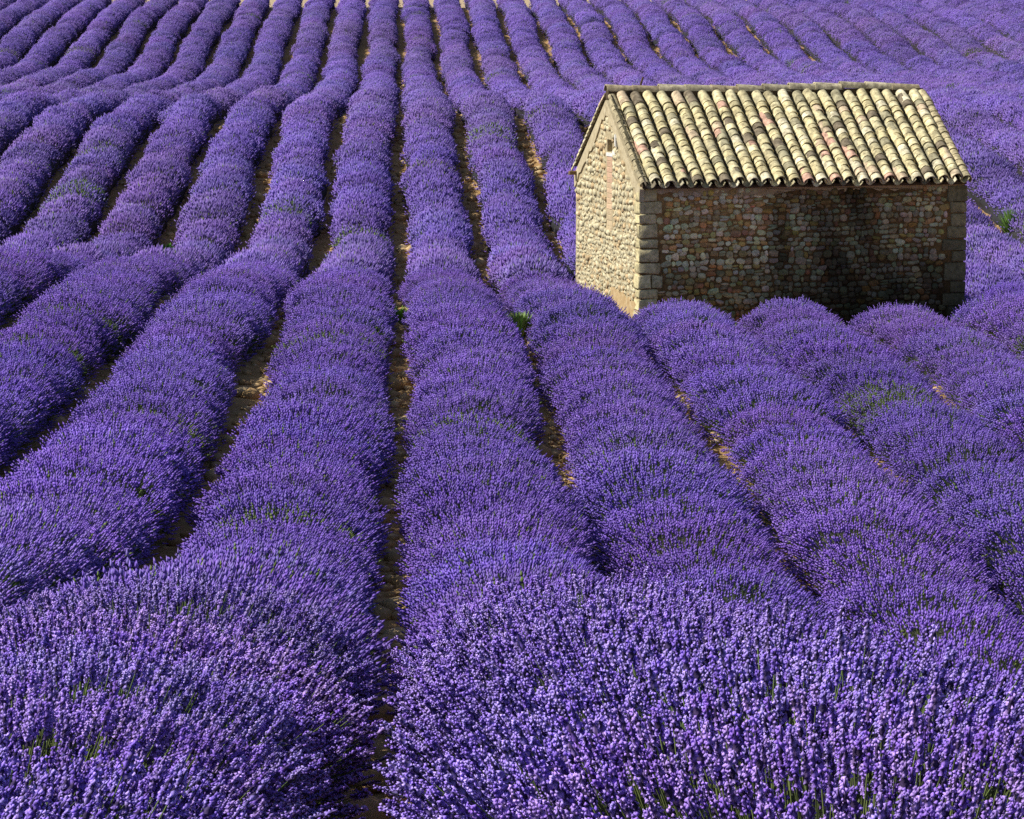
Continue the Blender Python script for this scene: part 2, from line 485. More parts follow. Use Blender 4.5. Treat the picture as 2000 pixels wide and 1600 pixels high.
# gable stones: small, pale, one mass
def groof(y): return WH + RISE * (1 - abs(y - HD / 2) / (HD / 2)) - .34
def in_gable(cy, cz, ww, hh):
    z = WH + cz
    if z > groof(cy) - hh / 2: return False
    if 1.80 < cy < 2.30 and WH - 1.0 < z < WH + .78: return False
    if cy < .20 + .08 * math.sin(z * 9): return False
    if z < WH - 2.12 + .08 * cy and cy < 1.9: return False   # rendered foot
    return cy < HD - .1
gst = gen_wall_stones(HD, -2.6, RISE, 0.06, 0.125, 0.07, 0.20, 8, in_gable)
gst = [(a + rnd.uniform(-.03, .03), b + rnd.uniform(-.022, .022), c * rnd.uniform(.85, 1.15), d * rnd.uniform(.85, 1.3), e + rnd.uniform(-.4, .4)) for a, b, c, d, e in gst]
mv, mf, mc, off = [], [], [], 0
for (cy, cz, hw_, hh_, ti) in gst:
    v, f = PEB[rnd.randrange(9)]
    dep = min(hw_, hh_) * rnd.uniform(.3, .95)
    v = v + np.random.RandomState(rnd.randrange(9999)).normal(0, .13, v.shape)
    R = Matrix.Translation((0.004, cy, WH + cz)) @ Matrix(((0, 0, -1, 0), (-1, 0, 0, 0), (0, 1, 0, 0), (0, 0, 0, 1))) @ Matrix.Rotation(ti, 4, 'Z') @ Matrix.Diagonal((hw_, hh_, dep, 1))
    b = rnd.uniform(.48, .76)
    col = (b, b * .91, b * .62) if rnd.random() < .8 else (b * .95, b * .72, b * .42)
    v4 = np.c_[v, np.ones(len(v))] @ np.array(R).T
    mv.append(v4[:, :3]); mf.append(f + off); mc.append(np.tile(col, (len(v), 1))); off += len(v)
o = link('gable_stones', np_mesh('gable_stones', np.concatenate(mv), np.concatenate(mf), np.concatenate(mc), False, M_STONE_T), gable)
tag(o, kind='stuff')

# eave plaster band on the front, ragged lower edge
pts = [(0.03, WH), (0.03, WH - .10)]
x = 0.1
while x < HW - .1:
    pts.append((x, WH - .135 - .07 * rnd.random() - (0.05 if 0.8 < x < 2.4 else 0))); x += rnd.uniform(.07, .2)
pts += [(HW - .03, WH - .11), (HW - .03, WH)]
slab_poly('eave_plaster', pts, -0.018, 0.05, 'xz', M_BAND, hut)
# rendered foot of the gable
pts = [(0.02, 0.3), (0.02, WH - 2.15)]
y = 0.1
while y < 1.9:
    pts.append((y, WH - 2.12 + .08 * y + rnd.uniform(-.06, .06))); y += rnd.uniform(.08, .2)
pts += [(2.3, 0.3)]
slab_poly('gable_render', pts, -0.014, 0.04, 'yz', M_RENDER, hut)

# verge mortar along both rakes of the gable
def rake(y): return WH + RISE * (1 - abs(y - HD / 2) / (HD / 2))
for side in (0, 1):
    outer, inner = [], []
    n = 15
    for i in range(n + 1):
        t = i / n
        yy = -0.06 + t * (HD / 2 + 0.06)
        outer.append((yy, rake(max(yy, 0)) - (0.02 if yy >= 0 else .05) - .05))
        inner.append((yy + .03, rake(max(yy, 0)) - 0.22 - rnd.uniform(0, .13)))
    if side:
        outer = [(HD - a, z) for a, z in outer]; inner = [(HD - a, z) for a, z in inner]
        pts = [(a - .001, z) for a, z in outer] + inner[::-1]
    else:
        pts = outer + inner[::-1]
    slab_poly('verge_mortar', pts, -0.022 - .004 * side, 0.06, 'yz', M_VERGE, hut)

# filled slot in the gable: pink bricks, hole surround, white slat, beam
bz, i = WH - .98, 0
while bz < WH + .34:
    h = rnd.uniform(.085, .11)
    t = (bz - WH + .98) / 1.32
    base = (0.58, 0.47, 0.30) if t < .25 else ((0.64, 0.47, 0.31) if t < .6 else (0.62, 0.42, 0.29))
    bm = bmesh.new()
    y0 = 1.86 + rnd.uniform(-.008, .008)
    box_bm(bm, -0.006 + rnd.uniform(-.004, .004), 0.05, y0, y0 + .36, bz, bz + h - .008)
    bmesh.ops.bevel(bm, geom=list(bm.edges), offset=0.006, segments=1, affect='EDGES')
    o = link('brick', bm_mesh('brick', bm, M_BRICK), gable)
    k = rnd.uniform(.88, 1.1); o.color = (base[0] * k, base[1] * k, base[2] * k, 1)
    bz += h
slab_poly('lime_patch', [(1.66, WH + .37), (2.24, WH + .36), (2.24, WH + .425), (1.84, WH + .43), (1.80, WH + .48), (1.68, WH + .46), (1.64, WH + .41)], -0.018, .03, 'yz', M_WHITE, gable)
slab_poly('white_slat', [(1.47, WH + .56), (1.53, WH + .57), (1.56, WH + .76), (1.53, WH + .78), (1.49, WH + .72)], -0.05, .02, 'yz', M_WHITE, gable)
bm = bmesh.new(); box_bm(bm, -0.16, 0.3, HD - .16, HD - .04, WH - .10, WH - .03)
bmesh.ops.bevel(bm, geom=list(bm.edges), offset=.008, segments=1, affect='EDGES')
link('beam_end', bm_mesh('beam_end', bm, M_WOOD), hut)

# --- roof
SL = math.atan2(RISE, HD / 2)
roof = link('roof', bpy.data.meshes.new('roof'), hut)
bm = bmesh.new()
for s in (0, 1):
    yo = -0.10 if s == 0 else HD + 0.10
    zo = WH - 0.10 * math.tan(SL) - .03
    for x0, x1 in ((0.02, HW - 0.02),):
        v = [bm.verts.new(p) for p in ((x0, yo, zo), (x1, yo, zo), (x1, HD / 2, WH + RISE - .03), (x0, HD / 2, WH + RISE - .03),
                                       (x0, yo, zo + .045), (x1, yo, zo + .045), (x1, HD / 2, WH + RISE + .015), (x0, HD / 2, WH + RISE + .015))]
        for q in ((0, 3, 2, 1), (4, 5, 6, 7), (0, 1, 5, 4), (1, 2, 6, 5), (2, 3, 7, 6), (3, 0, 4, 7)):
            bm.faces.new([v[i] for i in q])
bmesh.ops.recalc_face_normals(bm, faces=bm.faces); bm.to_mesh(roof.data); bm.free()
roof.data.materials.append(M_DARK)

def tile_data(length, r0, r1, th, seg=7, invert=False, chip=None):
    """half-pipe tile: lower (wide) end at y=0, upper end at y=length; axis +y, crown +z"""
    V, F = [], []
    a0, a1 = math.radians(-4), math.radians(184)
    for (yy, r) in ((0, r0), (length, r1)):
        for rr in (r, r - th):
            for i in range(seg + 1):
                a = a0 + (a1 - a0) * i / seg
                jy = 0.0
                if chip is not None and yy == 0: jy = chip[i % len(chip)]
                zz = rr * math.sin(a)
                V.append((rr * math.cos(a), yy + jy, -zz if invert else zz))
    n = seg + 1
    for i in range(seg):
        F.append((i, i + 1, 2 * n + i + 1, 2 * n + i))                 # outer
        F.append((n + i, 3 * n + i, 3 * n + i + 1, n + i + 1))         # inner
        F.append((i, n + i, n + i + 1, i + 1))                         # low end
        F.append((2 * n + i, 2 * n + i + 1, 3 * n + i + 1, 3 * n + i)) # high end
    for e in (0, seg):
        F.append((e, 2 * n + e, 3 * n + e, n + e))
    return np.array(V), np.array(F)
def tile_mesh(name, *a, **k):
    V, F = tile_data(*a, **k)
    bm = bmesh.new()
    vs = [bm.verts.new(p) for p in V]
    for f in F: bm.faces.new([vs[i] for i in f])
    me = bm_mesh(name, bm, M_TILE_O, False)
    for p in me.polygons: p.use_smooth = True
    sh = getattr(me, 'set_sharp_from_angle', None)
    if sh: sh(angle=math.radians(45))
    return me
TL = 0.40
covers = [tile_mesh('roof_tile', TL, .101, .085, .016, chip=[0, .004, -.003, .006, 0, -.004, .003, 0]),
          tile_mesh('roof_tile', TL, .096, .080, .016, chip=[0, -.004, .006, 0, .01, .003, 0, .004]),
          tile_mesh('roof_tile', TL, .104, .086, .017, chip=[.02, .012, 0, -.003, 0, .004, .002, .0])]
channels = [tile_mesh('channel_tile', TL, .092, .105, .016, invert=True), tile_mesh('channel_tile', TL, .088, .10, .016, invert=True, chip=[0, .01, .02, 0, -.01, 0, .01, 0])]
TCOL = [((.76, .68, .41), 32), ((.82, .75, .48), 30), ((.62, .56, .35), 17), ((.46, .43, .29), 10), ((.74, .60, .43), 5), ((.72, .46, .36), 3), ((.26, .22, .16), 7), ((.88, .82, .60), 14)]
def tile_col():
    t = rnd.uniform(0, sum(q for _, q in TCOL))
    for c, q in TCOL:
        t -= q
        if t <= 0: break
    k = rnd.uniform(.88, 1.1)
    return (c[0] * k, c[1] * k, c[2] * k)
NC, NR = 23, 15
CP = 0.2505
SLEN = math.hypot(HD / 2, RISE)
EXPO = (SLEN + 0.10 - TL) / (NR - 1)
def slope_m(x, s, n, back=False, tilt=0.0, yaw=0.0):
    """matrix of a tile on the slope: x along ridge, s metres up from the wall line, n above the boards"""
    ca, sa = math.cos(SL), math.sin(SL)
    up = Vector((0, ca, sa)); nor = Vector((0, -sa, ca))
    p = Vector((x, 0, WH)) + up * s + nor * (n + .03)
    R = Matrix(((1, 0, 0), (0, ca, -sa), (0, sa, ca))).to_4x4()
    M = Matrix.Translation(p) @ R @ Matrix.Rotation(yaw, 4, 'Z') @ Matrix.Rotation(tilt, 4, 'X')
    if back:
        M = Matrix.Translation((0, HD, 0)) @ Matrix.Rotation(math.pi, 4, 'Z') @ Matrix.Translation((-HW, 0, 0)) @ M
    return M
XC0 = 0.24
mass_v, mass_f, mass_c, moff = [], [], [], 0
def add_mass(V, F, M, col):
    global moff
    v4 = np.c_[V, np.ones(len(V))] @ np.array(M).T
    mass_v.append(v4[:, :3]); mass_f.append(F + moff); mass_c.append(np.tile(col, (len(V), 1))); moff += len(V)
CV, CF = tile_data(TL, .105, .088, .016)
HV, HF = tile_data(TL, .092, .105, .016, invert=True)
for c in range(NC):
    x = XC0 + c * CP + rnd.uniform(-.008, .008)
    wander = rnd.uniform(-.010, .010)
    shift = rnd.uniform(-.035, .035)
    for r in range(NR):
        s = min(-0.17 + r * EXPO + shift + rnd.gauss(0, .016) - (.06 if rnd.random() < .04 else 0), SLEN - TL - .07)
        M = slope_m(x + wander * (r / NR) + rnd.uniform(-.006, .006), s, .075 + rnd.uniform(-.004, .006), tilt=-.055 + rnd.uniform(-.03, .015), yaw=rnd.gauss(0, .045))
        col = tile_col()
        if r < 13:
            o = link('roof_tile', covers[rnd.randrange(3)], roof)
            o.matrix_local = M; o.color = (*col, 1)
        else:
            add_mass(CV, CF, M, col)
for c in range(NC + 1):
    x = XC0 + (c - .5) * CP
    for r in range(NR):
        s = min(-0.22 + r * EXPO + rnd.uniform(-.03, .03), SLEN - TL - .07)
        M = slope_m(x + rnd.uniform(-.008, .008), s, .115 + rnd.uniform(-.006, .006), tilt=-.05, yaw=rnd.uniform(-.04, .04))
        col = tuple(q * .22 for q in tile_col()) if r else tile_col()  # groove shade painted into channel tiles above the eave row
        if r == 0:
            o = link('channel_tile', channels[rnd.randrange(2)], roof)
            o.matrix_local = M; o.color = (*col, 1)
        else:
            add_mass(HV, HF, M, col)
# back slope
for c in range(NC + 1):
    for r in range(NR):
        s = min(-0.24 + r * EXPO + rnd.uniform(-.02, .02), SLEN - TL - .07)
        add_mass(CV, CF, slope_m(.145 + c * CP, s, .075, True, -.055, rnd.uniform(-.04, .04)), tile_col())
        if c: add_mass(HV, HF, slope_m(.145 + (c - .5) * CP, s - .05, .115, True, -.05, 0), tile_col())
o = link('upper_and_back_tiles', np_mesh('upper_and_back_tiles', np.concatenate(mass_v), np.concatenate(mass_f), np.concatenate(mass_c), False, M_TILE_T), roof)
for p in o.data.polygons: p.use_smooth = True
if hasattr(o.data, 'set_sharp_from_angle'): o.data.set_sharp_from_angle(angle=math.radians(45))
tag(o, kind='stuff')
# verge tiles standing on the right edge, overlapping up the rake
for r in range(NR):
    s = -0.16 + r * EXPO + rnd.uniform(-.015, .015)
    s = min(s, SLEN - TL - .07)
    M = slope_m(HW - .05, s, .055, tilt=-.06, yaw=rnd.uniform(-.04, .04)) @ Matrix.Rotation(math.radians(34), 4, 'Y')
    o = link('verge_tile', covers[r % 3], roof); o.matrix_local = M
    k = rnd.uniform(.85, 1.1); o.color = (.66 * k, .58 * k, .37 * k, 1)
# left verge: mortared half tiles lying in the first channel
for r in range(NR):
    s = min(-0.13 + r * EXPO + rnd.uniform(-.02, .02), SLEN - TL - .07)
    M = slope_m(0.045, s, .045, tilt=-.05, yaw=rnd.uniform(-.05, .05)) @ Matrix.Rotation(math.radians(-8), 4, 'Y')
    o = link('verge_tile', covers[(r + 1) % 3], roof); o.matrix_local = M @ Matrix.Diagonal((.8, 1, .55, 1))
    k = rnd.uniform(.7, 1.0); o.color = (.56 * k, .49 * k, .32 * k, 1)
# ridge tiles
ridge_me = [tile_mesh('ridge_tile', .54, .118, .105, .018), tile_mesh('ridge_tile', .54, .114, .102, .018)]
bm = bmesh.new(); box_bm(bm, .0, HW - .02, HD / 2 - .10, HD / 2 + .10, WH + RISE - .05, WH + RISE + .10)
link('ridge_shade_mortar', bm_mesh('ridge_shade_mortar', bm, M_DARK), roof)  # fill under the ridge tiles, coloured dark to paint in their shadow band
x = -0.03; i = 0
while x < HW - .2:
    M = Matrix.Translation((x, HD / 2, WH + RISE + .085 + (.03 if 7 <= i < 11 else 0) + rnd.uniform(-.008, .012))) @ Matrix.Rotation(math.radians(-90), 4, 'Z') @ Matrix.Rotation(-.03 + rnd.uniform(-.02, .02), 4, 'X') @ Matrix.Rotation(rnd.uniform(-.03, .03), 4, 'Z')
    o = link('ridge_tile', ridge_me[i % 2], roof); o.matrix_local = M
    k = rnd.uniform(.7, 1.1); o.color = ((.52 * k, .44 * k, .30 * k, 1) if i in (0, 1, 4, 11) else (.66 * k, .60 * k, .43 * k, 1))
    x += .49; i += 1
bm = bmesh.new(); box_bm(bm, -.015, .02, -.01, .012, 0, .15)
for v in bm.verts:
    if v.co.z > .1: v.co.x += .045; v.co.x = v.co.x * .6 + .02
o = link('tile_shard', bm_mesh('tile_shard', bm, M_WOOD), roof)
o.location = (.62, HD / 2, WH + RISE + .19)

# ------------------------------------------------------------------ lavender
def frames(d):
    """orthonormal frames with third axis d (n,3) -> (n,3,3) columns"""
    a = np.where(np.abs(d[:, 2:3]) < .9, np.array([[0, 0, 1.]]), np.array([[1., 0, 0]]))
    u = np.cross(a, d); u /= np.linalg.norm(u, axis=1, keepdims=True)
    v = np.cross(d, u)
    return np.stack([u, v, d], -1)

def bipyr(n, z0, zm, z1, r, cx=0, cy=0):
    V = [(cx, cy, z0)] + [(cx + r * math.cos(2 * math.pi * i / n), cy + r * math.sin(2 * math.pi * i / n), zm) for i in range(n)] + [(cx, cy, z1)]
    F = []
    for i in range(n):
        j = (i + 1) % n
        F += [(0, 1 + j, 1 + i), (1 + i, 1 + j, n + 1)]
    return np.array(V), np.array(F)

def template(lod, rs):
    """one flower spike pointing up +z, head from z=0; returns V, F, kind (0 petal, 1 dark calyx, 2 stem) and a petal tone"""
    V, F, K, T = [], [], [], []
    off = 0
    def add(v, f, k, t):
        nonlocal off
        V.append(v); F.append(f + off); K.append(np.full(len(v), k)); T.append(np.full(len(v), t)); off += len(v)
    if lod == 0:
        L = rs.uniform(.050, .072); sides, nr = 4, 7
        R_ = rs.uniform(.0064, .0084)
        vv, kk = [], []
        for j in range(nr):
            t = j / (nr - 1)
            prof = (.55 + .45 * math.sin(math.pi * min(1, t * .9 + .12))) * (1 if j < nr - 1 else .45)
            bulge = j % 2 == 0
            for q in range(sides):
                a = q * 6.2832 / sides + j * .6
                rr = R_ * prof * (rs.uniform(.85, 1.35) if bulge else rs.uniform(.45, .75))
                vv.append((rr * math.cos(a), rr * math.sin(a), L * t + rs.uniform(-.0025, .0025)))
                kk.append(0 if (bulge and rs.rand() < .5) else 1)
        ff = []
        for j in range(nr - 1):
            for q in range(sides):
                a0, a1 = j * sides + q, j * sides + (q + 1) % sides
                ff += [(a0, a1, a1 + sides), (a0, a1 + sides, a0 + sides)]
        for q in range(1, sides - 1): ff.append(((nr - 1) * sides, (nr - 1) * sides + q, (nr - 1) * sides + q + 1))
        V.append(np.array(vv)); F.append(np.array(ff) + off); K.append(np.array(kk)); T.append(rs.uniform(.8, 1.2, len(vv))); off += len(vv)
        for q in range(16):                                 # open florets standing out from the dark calyces
            a = rs.uniform(0, 6.28); zz = L * rs.uniform(.03, .98); sz = rs.uniform(.0030, .0054)
            ou = np.array([math.cos(a), math.sin(a), rs.uniform(.2, .9)]); ta = np.array([-math.sin(a), math.cos(a), 0]); vz = np.cross(ou, ta)
            c0 = np.array([0, 0, zz]); tip = c0 + ou * R_ * rs.uniform(.85, 1.3); an = rs.uniform(0, 6.28)
            v = np.array([c0] + [tip + sz * (ta * math.cos(an + q2 * 2.094) + vz * math.sin(an + q2 * 2.094)) for q2 in range(3)])
            add(v, np.array([(0, 2, 1), (0, 3, 2), (0, 1, 3), (1, 2, 3)]), 0, rs.uniform(.85, 1.3))
        s = .0016
        v = np.array([(s, 0, 0), (-s * .5, s * .86, 0), (-s * .5, -s * .86, 0), (s, 0, -.24), (-s * .5, s * .86, -.24), (-s * .5, -s * .86, -.24)])
        f = np.array([(0, 1, 4), (0, 4, 3), (1, 2, 5), (1, 5, 4), (2, 0, 3), (2, 3, 5)]); add(v, f, 2, 1)
    elif lod == 1:
        L = rs.uniform(.05, .075)
        v, f = bipyr(4, 0, L * .30, L * .62, .0105); add(v, f, 0, rs.uniform(.85, 1.1))
        v, f = bipyr(3, L * .48, L * .7, L * 1.05, .0080); add(v, f, 0, rs.uniform(.9, 1.2))
        s = .0024
        v = np.array([(s, 0, .003), (-s, 0, .003), (0, 0, -.20)]); add(v, np.array([(0, 1, 2)]), 2, 1)
        v = np.array([(0, s, .003), (0, -s, .003), (0, 0, -.20)]); add(v, np.array([(0, 1, 2)]), 2, 1)
    else:
        L = rs.uniform(.07, .10)
        v, f = bipyr(3, -.01, L * .4, L, .0155); add(v, f, 0, rs.uniform(.85, 1.15))
    return np.concatenate(V), np.concatenate(F), np.concatenate(K), np.concatenate(T)

RX, RZ, ZC = 0.765, 0.52, 0.18            # mound: half width, vertical radius, centre height
def make_bush(seed, lod, S, n, green):
    rs = np.random.RandomState(seed)
    hl = S * 1.12
    ph = rs.uniform(0, 6.28, 6)
    def shape(v):                        # taper towards both ends
        return (1 - np.clip(np.abs(v), 0, .999) ** 3.4) ** 0.5
    def radius(phi, v):
        return 1 + .05 * np.sin(3 * phi + ph[0] + 2 * v) + .045 * np.sin(4.2 * v + ph[1]) + .035 * np.sin(7 * phi + ph[2] + 5 * v) + .03 * np.sin(9 * v + ph[3] - 4 * phi)
    def surf(phi, v, k=1.0):
        c = shape(v) * radius(phi, v) * k
        s = np.sin(phi); co = np.cos(phi)
        x = RX * np.sign(s) * np.abs(s) ** .92 * c
        z = ZC * (0.35 + .65 * shape(v)) + RZ * np.sign(co) * np.abs(co) ** .92 * c
        return np.stack([x, hl * v, z], -1)
    # flower spikes
    m = int(n * 2.2)
    phi = rs.uniform(-1.85, 1.85, m); v = rs.uniform(-.97, .97, m)
    keep = rs.rand(m) < (.6 + .4 * shape(v)) * np.clip(1.0 - (np.abs(phi) - (1.05 if lod < 2 else .92)) / (.65 if lod < 2 else .45), .15 if lod < 2 else .03, 1)
    phi, v = phi[keep][:n], v[keep][:n]
    P = surf(phi, v)
    e = 1e-3
    nu = surf(phi + e, v) - P; nv = surf(phi, np.clip(v + e, -.999, .999)) - P
    N = np.cross(nu, nv); N /= np.linalg.norm(N, axis=1, keepdims=True) + 1e-9
    ctr = np.stack([P[:, 0] * .0, P[:, 1] * .55, np.full(len(P), -.02)], -1)
    rad = P - ctr; rad /= np.linalg.norm(rad, axis=1, keepdims=True)
    N = np.where((N * rad).sum(1, keepdims=True) < 0, -N, N)
    D = .45 * N + .75 * rad + np.array([0, 0, .28]) + rs.normal(0, .10 if lod else .075, P.shape)
    D /= np.linalg.norm(D, axis=1, keepdims=True)
    P = P + D * (rs.normal(-.03, .035, (len(P), 1)) - (.02 if lod == 2 else .035))
    if green:                            # sparse patch: short green stems showing
        gp = np.exp(-((v - rs.uniform(-.3, .3)) / .5) ** 2) * (rs.rand(len(v)) < .8)
        P = P - D * (gp * .05)[:, None]
    else: gp = np.zeros(len(v))
    FR = frames(D)
    TP = [template(lod, rs) for _ in range(6)]
    which = rs.randint(0, 6, len(P))
    sc = rs.uniform(.8, 1.2, len(P))
    allV, allF, allC = [], [], []
    off = 0
    PET = np.array([(.42, .255, .93), (.34, .195, .85), (.51, .335, .97), (.28, .15, .74), (.41, .275, .87)]) if lod == 0 else \
          np.array([(0.251, 0.140, 0.634), (0.214, 0.113, 0.576), (0.302, 0.181, 0.701), (0.167, 0.092, 0.461), (0.246, 0.164, 0.557)])
    if lod == 2:
        PET = np.array([(0.251, 0.155, 0.576), (0.223, 0.132, 0.528), (0.298, 0.193, 0.624), (0.181, 0.109, 0.432), (0.246, 0.179, 0.499)])  # far petals greyer: distance haze mixed into their colour
    for t in range(6):
        V, F, K, T = TP[t]
        I = np.where(which == t)[0]
        if not len(I): continue
        W = np.einsum('nij,tj->nti', FR[I], V) * sc[I][:, None, None] + P[I][:, None, :]
        pc = PET[rs.randint(0, len(PET), len(I))] * rs.uniform(.82, 1.15, (len(I), 1))
        isg = rs.rand(len(I)) < ((gp[I] * .65 + .02) if lod else 0.0)
        pc[isg] = np.array([.13, .17, .055]) * rs.uniform(.8, 1.5, (isg.sum(), 1))
        C = np.zeros((len(I), len(V), 3))
        C[:] = pc[:, None, :] * T[None, :, None]
        dk = np.array([.05, .032, .10]) * rs.uniform(.6, 1.5, (len(I), 1))
        C[:, K == 1] = dk[:, None, :]
        C[:, K == 2] = (np.array([.15, .19, .07]) * rs.uniform(.6, 1.4, (len(I), 1)))[:, None, :]
        base = off + np.arange(len(I))[:, None, None] * len(V)
        allV.append(W.reshape(-1, 3)); allC.append(C.reshape(-1, 3)); allF.append((F[None] + base).reshape(-1, 3))
        off += len(I) * len(V)
    if lod < 2:                          # bare stems and leaves between the heads
        ns = 1500 if lod == 0 else 900
        ph2 = rs.uniform(-2.3, 2.3, ns); v2 = rs.uniform(-.95, .95, ns)
        A = surf(ph2, v2, .62); Bt = surf(ph2 + rs.normal(0, .05, ns), v2 + rs.normal(0, .03, ns), .90 + .08 * rs.rand(ns)[:, None].ravel())
        sd = rs.normal(0, 1, (ns, 3)); sd /= np.linalg.norm(sd, axis=1, keepdims=True)
        wd_ = .0035 if lod == 0 else .006
        W = np.stack([A - sd * wd_, A + sd * wd_, Bt], 1)
        cc = np.array([.10, .125, .06]) * rs.uniform(.5, 1.4, (ns, 1))
        allV.append(W.reshape(-1, 3)); allC.append(np.repeat(cc, 3, 0)); allF.append(np.arange(ns * 3).reshape(-1, 3) + off); off += ns * 3
    # leafy body underneath
    gp_, gv_ = 15, 9
    PH, VV = np.meshgrid(np.linspace(-1.95, 1.95, gp_), np.linspace(-.94, .94, gv_))
    B = surf(PH.ravel(), VV.ravel(), (.60, .74, .86)[lod])
    B = B + rs.normal(0, .012, B.shape)
    ii = np.arange(gp_ * gv_).reshape(gv_, gp_)
    q1 = np.stack([ii[:-1, :-1], ii[:-1, 1:], ii[1:, 1:]], -1).reshape(-1, 3)
    q2 = np.stack([ii[:-1, :-1], ii[1:, 1:], ii[1:, :-1]], -1).reshape(-1, 3)
    allV.append(B); allF.append(np.concatenate([q1, q2]) + off)
    body = (.062, .068, .05) if lod < 2 else (.050, .046, .055)
    allC.append(np.tile(body, (len(B), 1)) * rs.uniform(.8, 1.2, (len(B), 1)))
    return np_mesh('lavender_bush', np.concatenate(allV), np.concatenate(allF), np.concatenate(allC), False, M_LAV)

S_NEAR, S_FAR = 1.2, 1.7
BUSH = {0: [make_bush(100 + i, 0, S_NEAR, 3100, False) for i in range(4)],
        1: [make_bush(200 + i, 1, S_NEAR, 2900, False) for i in range(8)],
        2: [make_bush(300 + i, 2, S_FAR, 2300, False) for i in range(8)]}
GREEN = {0: [make_bush(150, 0, S_NEAR, 2800, False)],
         1: [make_bush(250 + i, 1, S_NEAR, 2500, True) for i in range(2)],
         2: [make_bush(350 + i, 2, S_FAR, 2000, True) for i in range(2)]}

# hut footprint in plan, for cutting rows
def hut_local(x, y):
    dx, dy = x - HX, y - HY
    return dx * math.cos(HA) + dy * math.sin(HA), -dx * math.sin(HA) + dy * math.cos(HA)
def near_hut(x, y, m):
    a, b = hut_local(x, y)
    return -m < a < HW + m and -m < b < HD + m

FIELD_END = 190.0
rng = random.Random(42)
ORD = ['first', 'second', 'third', 'fourth', 'fifth', 'sixth', 'seventh', 'eighth', 'ninth', 'tenth', 'eleventh', 'twelfth', 'thirteenth', 'fourteenth',
       'fifteenth', 'sixteenth', 'seventeenth', 'eighteenth', 'nineteenth', 'twentieth', 'twenty-first', 'twenty-second', 'twenty-third']
def row_label(k, part):
    if k == 1: return 'widest lavender row, right of the central bare furrow down to the bottom edge'
    if k == 0: return 'lavender row just left of the central bare furrow, filling the bottom left corner'
    if k < 0: return '%s lavender row to the left of the central bare furrow' % ORD[-k]
    if k == 2: return 'lavender row passing the foot of the sunlit gable on its left'
    if part == 'front':
        return {3: 'lavender row ending at the left third of the shaded front wall', 4: 'lavender row ending at the middle of the shaded front wall',
                5: 'lavender row ending at the right third of the shaded front wall'}[k]
    if part == 'behind':
        return {3: 'leftmost of the lavender rows running uphill from behind the hut', 4: 'middle of the three lavender rows running uphill from behind the hut',
                5: 'right one of the three lavender rows running uphill from behind the hut'}[k]
    if k == 6: return 'lavender row passing close along the right end of the hut'
    return '%s lavender row to the right of the hut' % ORD[k - 6]

bush_count = 0
GREEN_SPOTS = ((-4, 80.8), (1, 35.2), (10, 168.0), (4, 40.5), (4, 38.6), (-2, 44.0), (-2, 39.5), (-1, 33.0), (0, 43.0), (2, 92.0))
def add_row(k, y0, y1, part):
    global bush_count
    x0 = row_x(k)
    root = empty('lavender_row', (x0, y0, gz(x0, y0)))
    tag(root, row_label(k, part), 'lavender row', 'lavender rows across the field')
    rx, ry, rz = root.location
    p1, p2 = rng.uniform(0, 6), rng.uniform(0, 6)
    y = y0
    tone_row = rng.uniform(.94, 1.05)
    while y < y1:
        lod = 0 if y < 12 + 5 * rng.random() else (1 if y < 62 else 2)
        S = S_NEAR if lod < 2 else S_FAR
        wob = min(1, max(.25, (y - 12) / 30))
        x = x0 + wob * (.07 * math.sin(y * .21 + p1) + .05 * math.sin(y * .53 + p2) + rng.uniform(-.03, .03))
        ok = not near_hut(x, y, .42) if k not in (2, 6) else True
        if ok:
            gr = rng.random() < (.014 if lod < 2 else .035) or any(k == a and abs(y - b) < S * .55 for a, b in GREEN_SPOTS)
            me = rng.choice(GREEN[lod] if gr else BUSH[lod])
            o = bpy.data.objects.new('lavender_bush', me)
            COL.objects.link(o); o.parent = root
            wav = .05 * math.sin(y * .37 + p2 * 2) + .04 * math.sin(y * .83 + p1 * 3)
            jit = .03 if y < 62 else .07
            sx = 1.02 + wav * .8 + rng.uniform(-jit, jit); sz = 1.0 + wav + rng.uniform(-jit, jit); sy = rng.uniform(1.0, 1.12)
            if k in (2, 6) and near_hut(x, y, .8): sx *= .86
            if 16 < y < 36: sx *= 1.03
            elif y <= 16: sx *= 1.05
            elif y > 62: sx *= .95; sz *= 1.22
            if k in (2, 3, 4) and 17 < y < 33: sx *= 1.10
            if k in (2, 3) and 38 < y < 54: sx *= 1.06
            if gr: sz *= .94
            if k == 6 and 47 < y < 53.6: sz *= 1.12
            dz = (gz(x, y + .6) - gz(x, y - .6)) / 1.2
            flip = math.pi if rng.random() < .5 else 0
            o.location = (x - rx, y - ry, gz(x, y) - rz - .02)
            R = Matrix.Rotation(math.atan(dz), 4, 'X') @ Matrix.Rotation(flip + rng.uniform(-.09, .09), 4, 'Z')
            o.rotation_euler = R.to_euler()
            o.scale = (sx, sy, sz)
            t = tone_row * rng.uniform(.90, 1.08)
            pt = .5 + .5 * math.sin(x * .31 + y * .17) * math.sin(y * .043 + x * .11 + 1)
            o.color = (t * rng.uniform(.93, 1.07) * (.95 + .08 * pt), t * rng.uniform(.95, 1.06) * (1.0 + .08 * pt), t * rng.uniform(.95, 1.03) * (1.02 - .08 * pt), 1)
            bush_count += 1
        y += S * (rng.uniform(.9, 1.06) if (rng.random() < .85 or y < 24) else rng.uniform(1.2, 1.55))

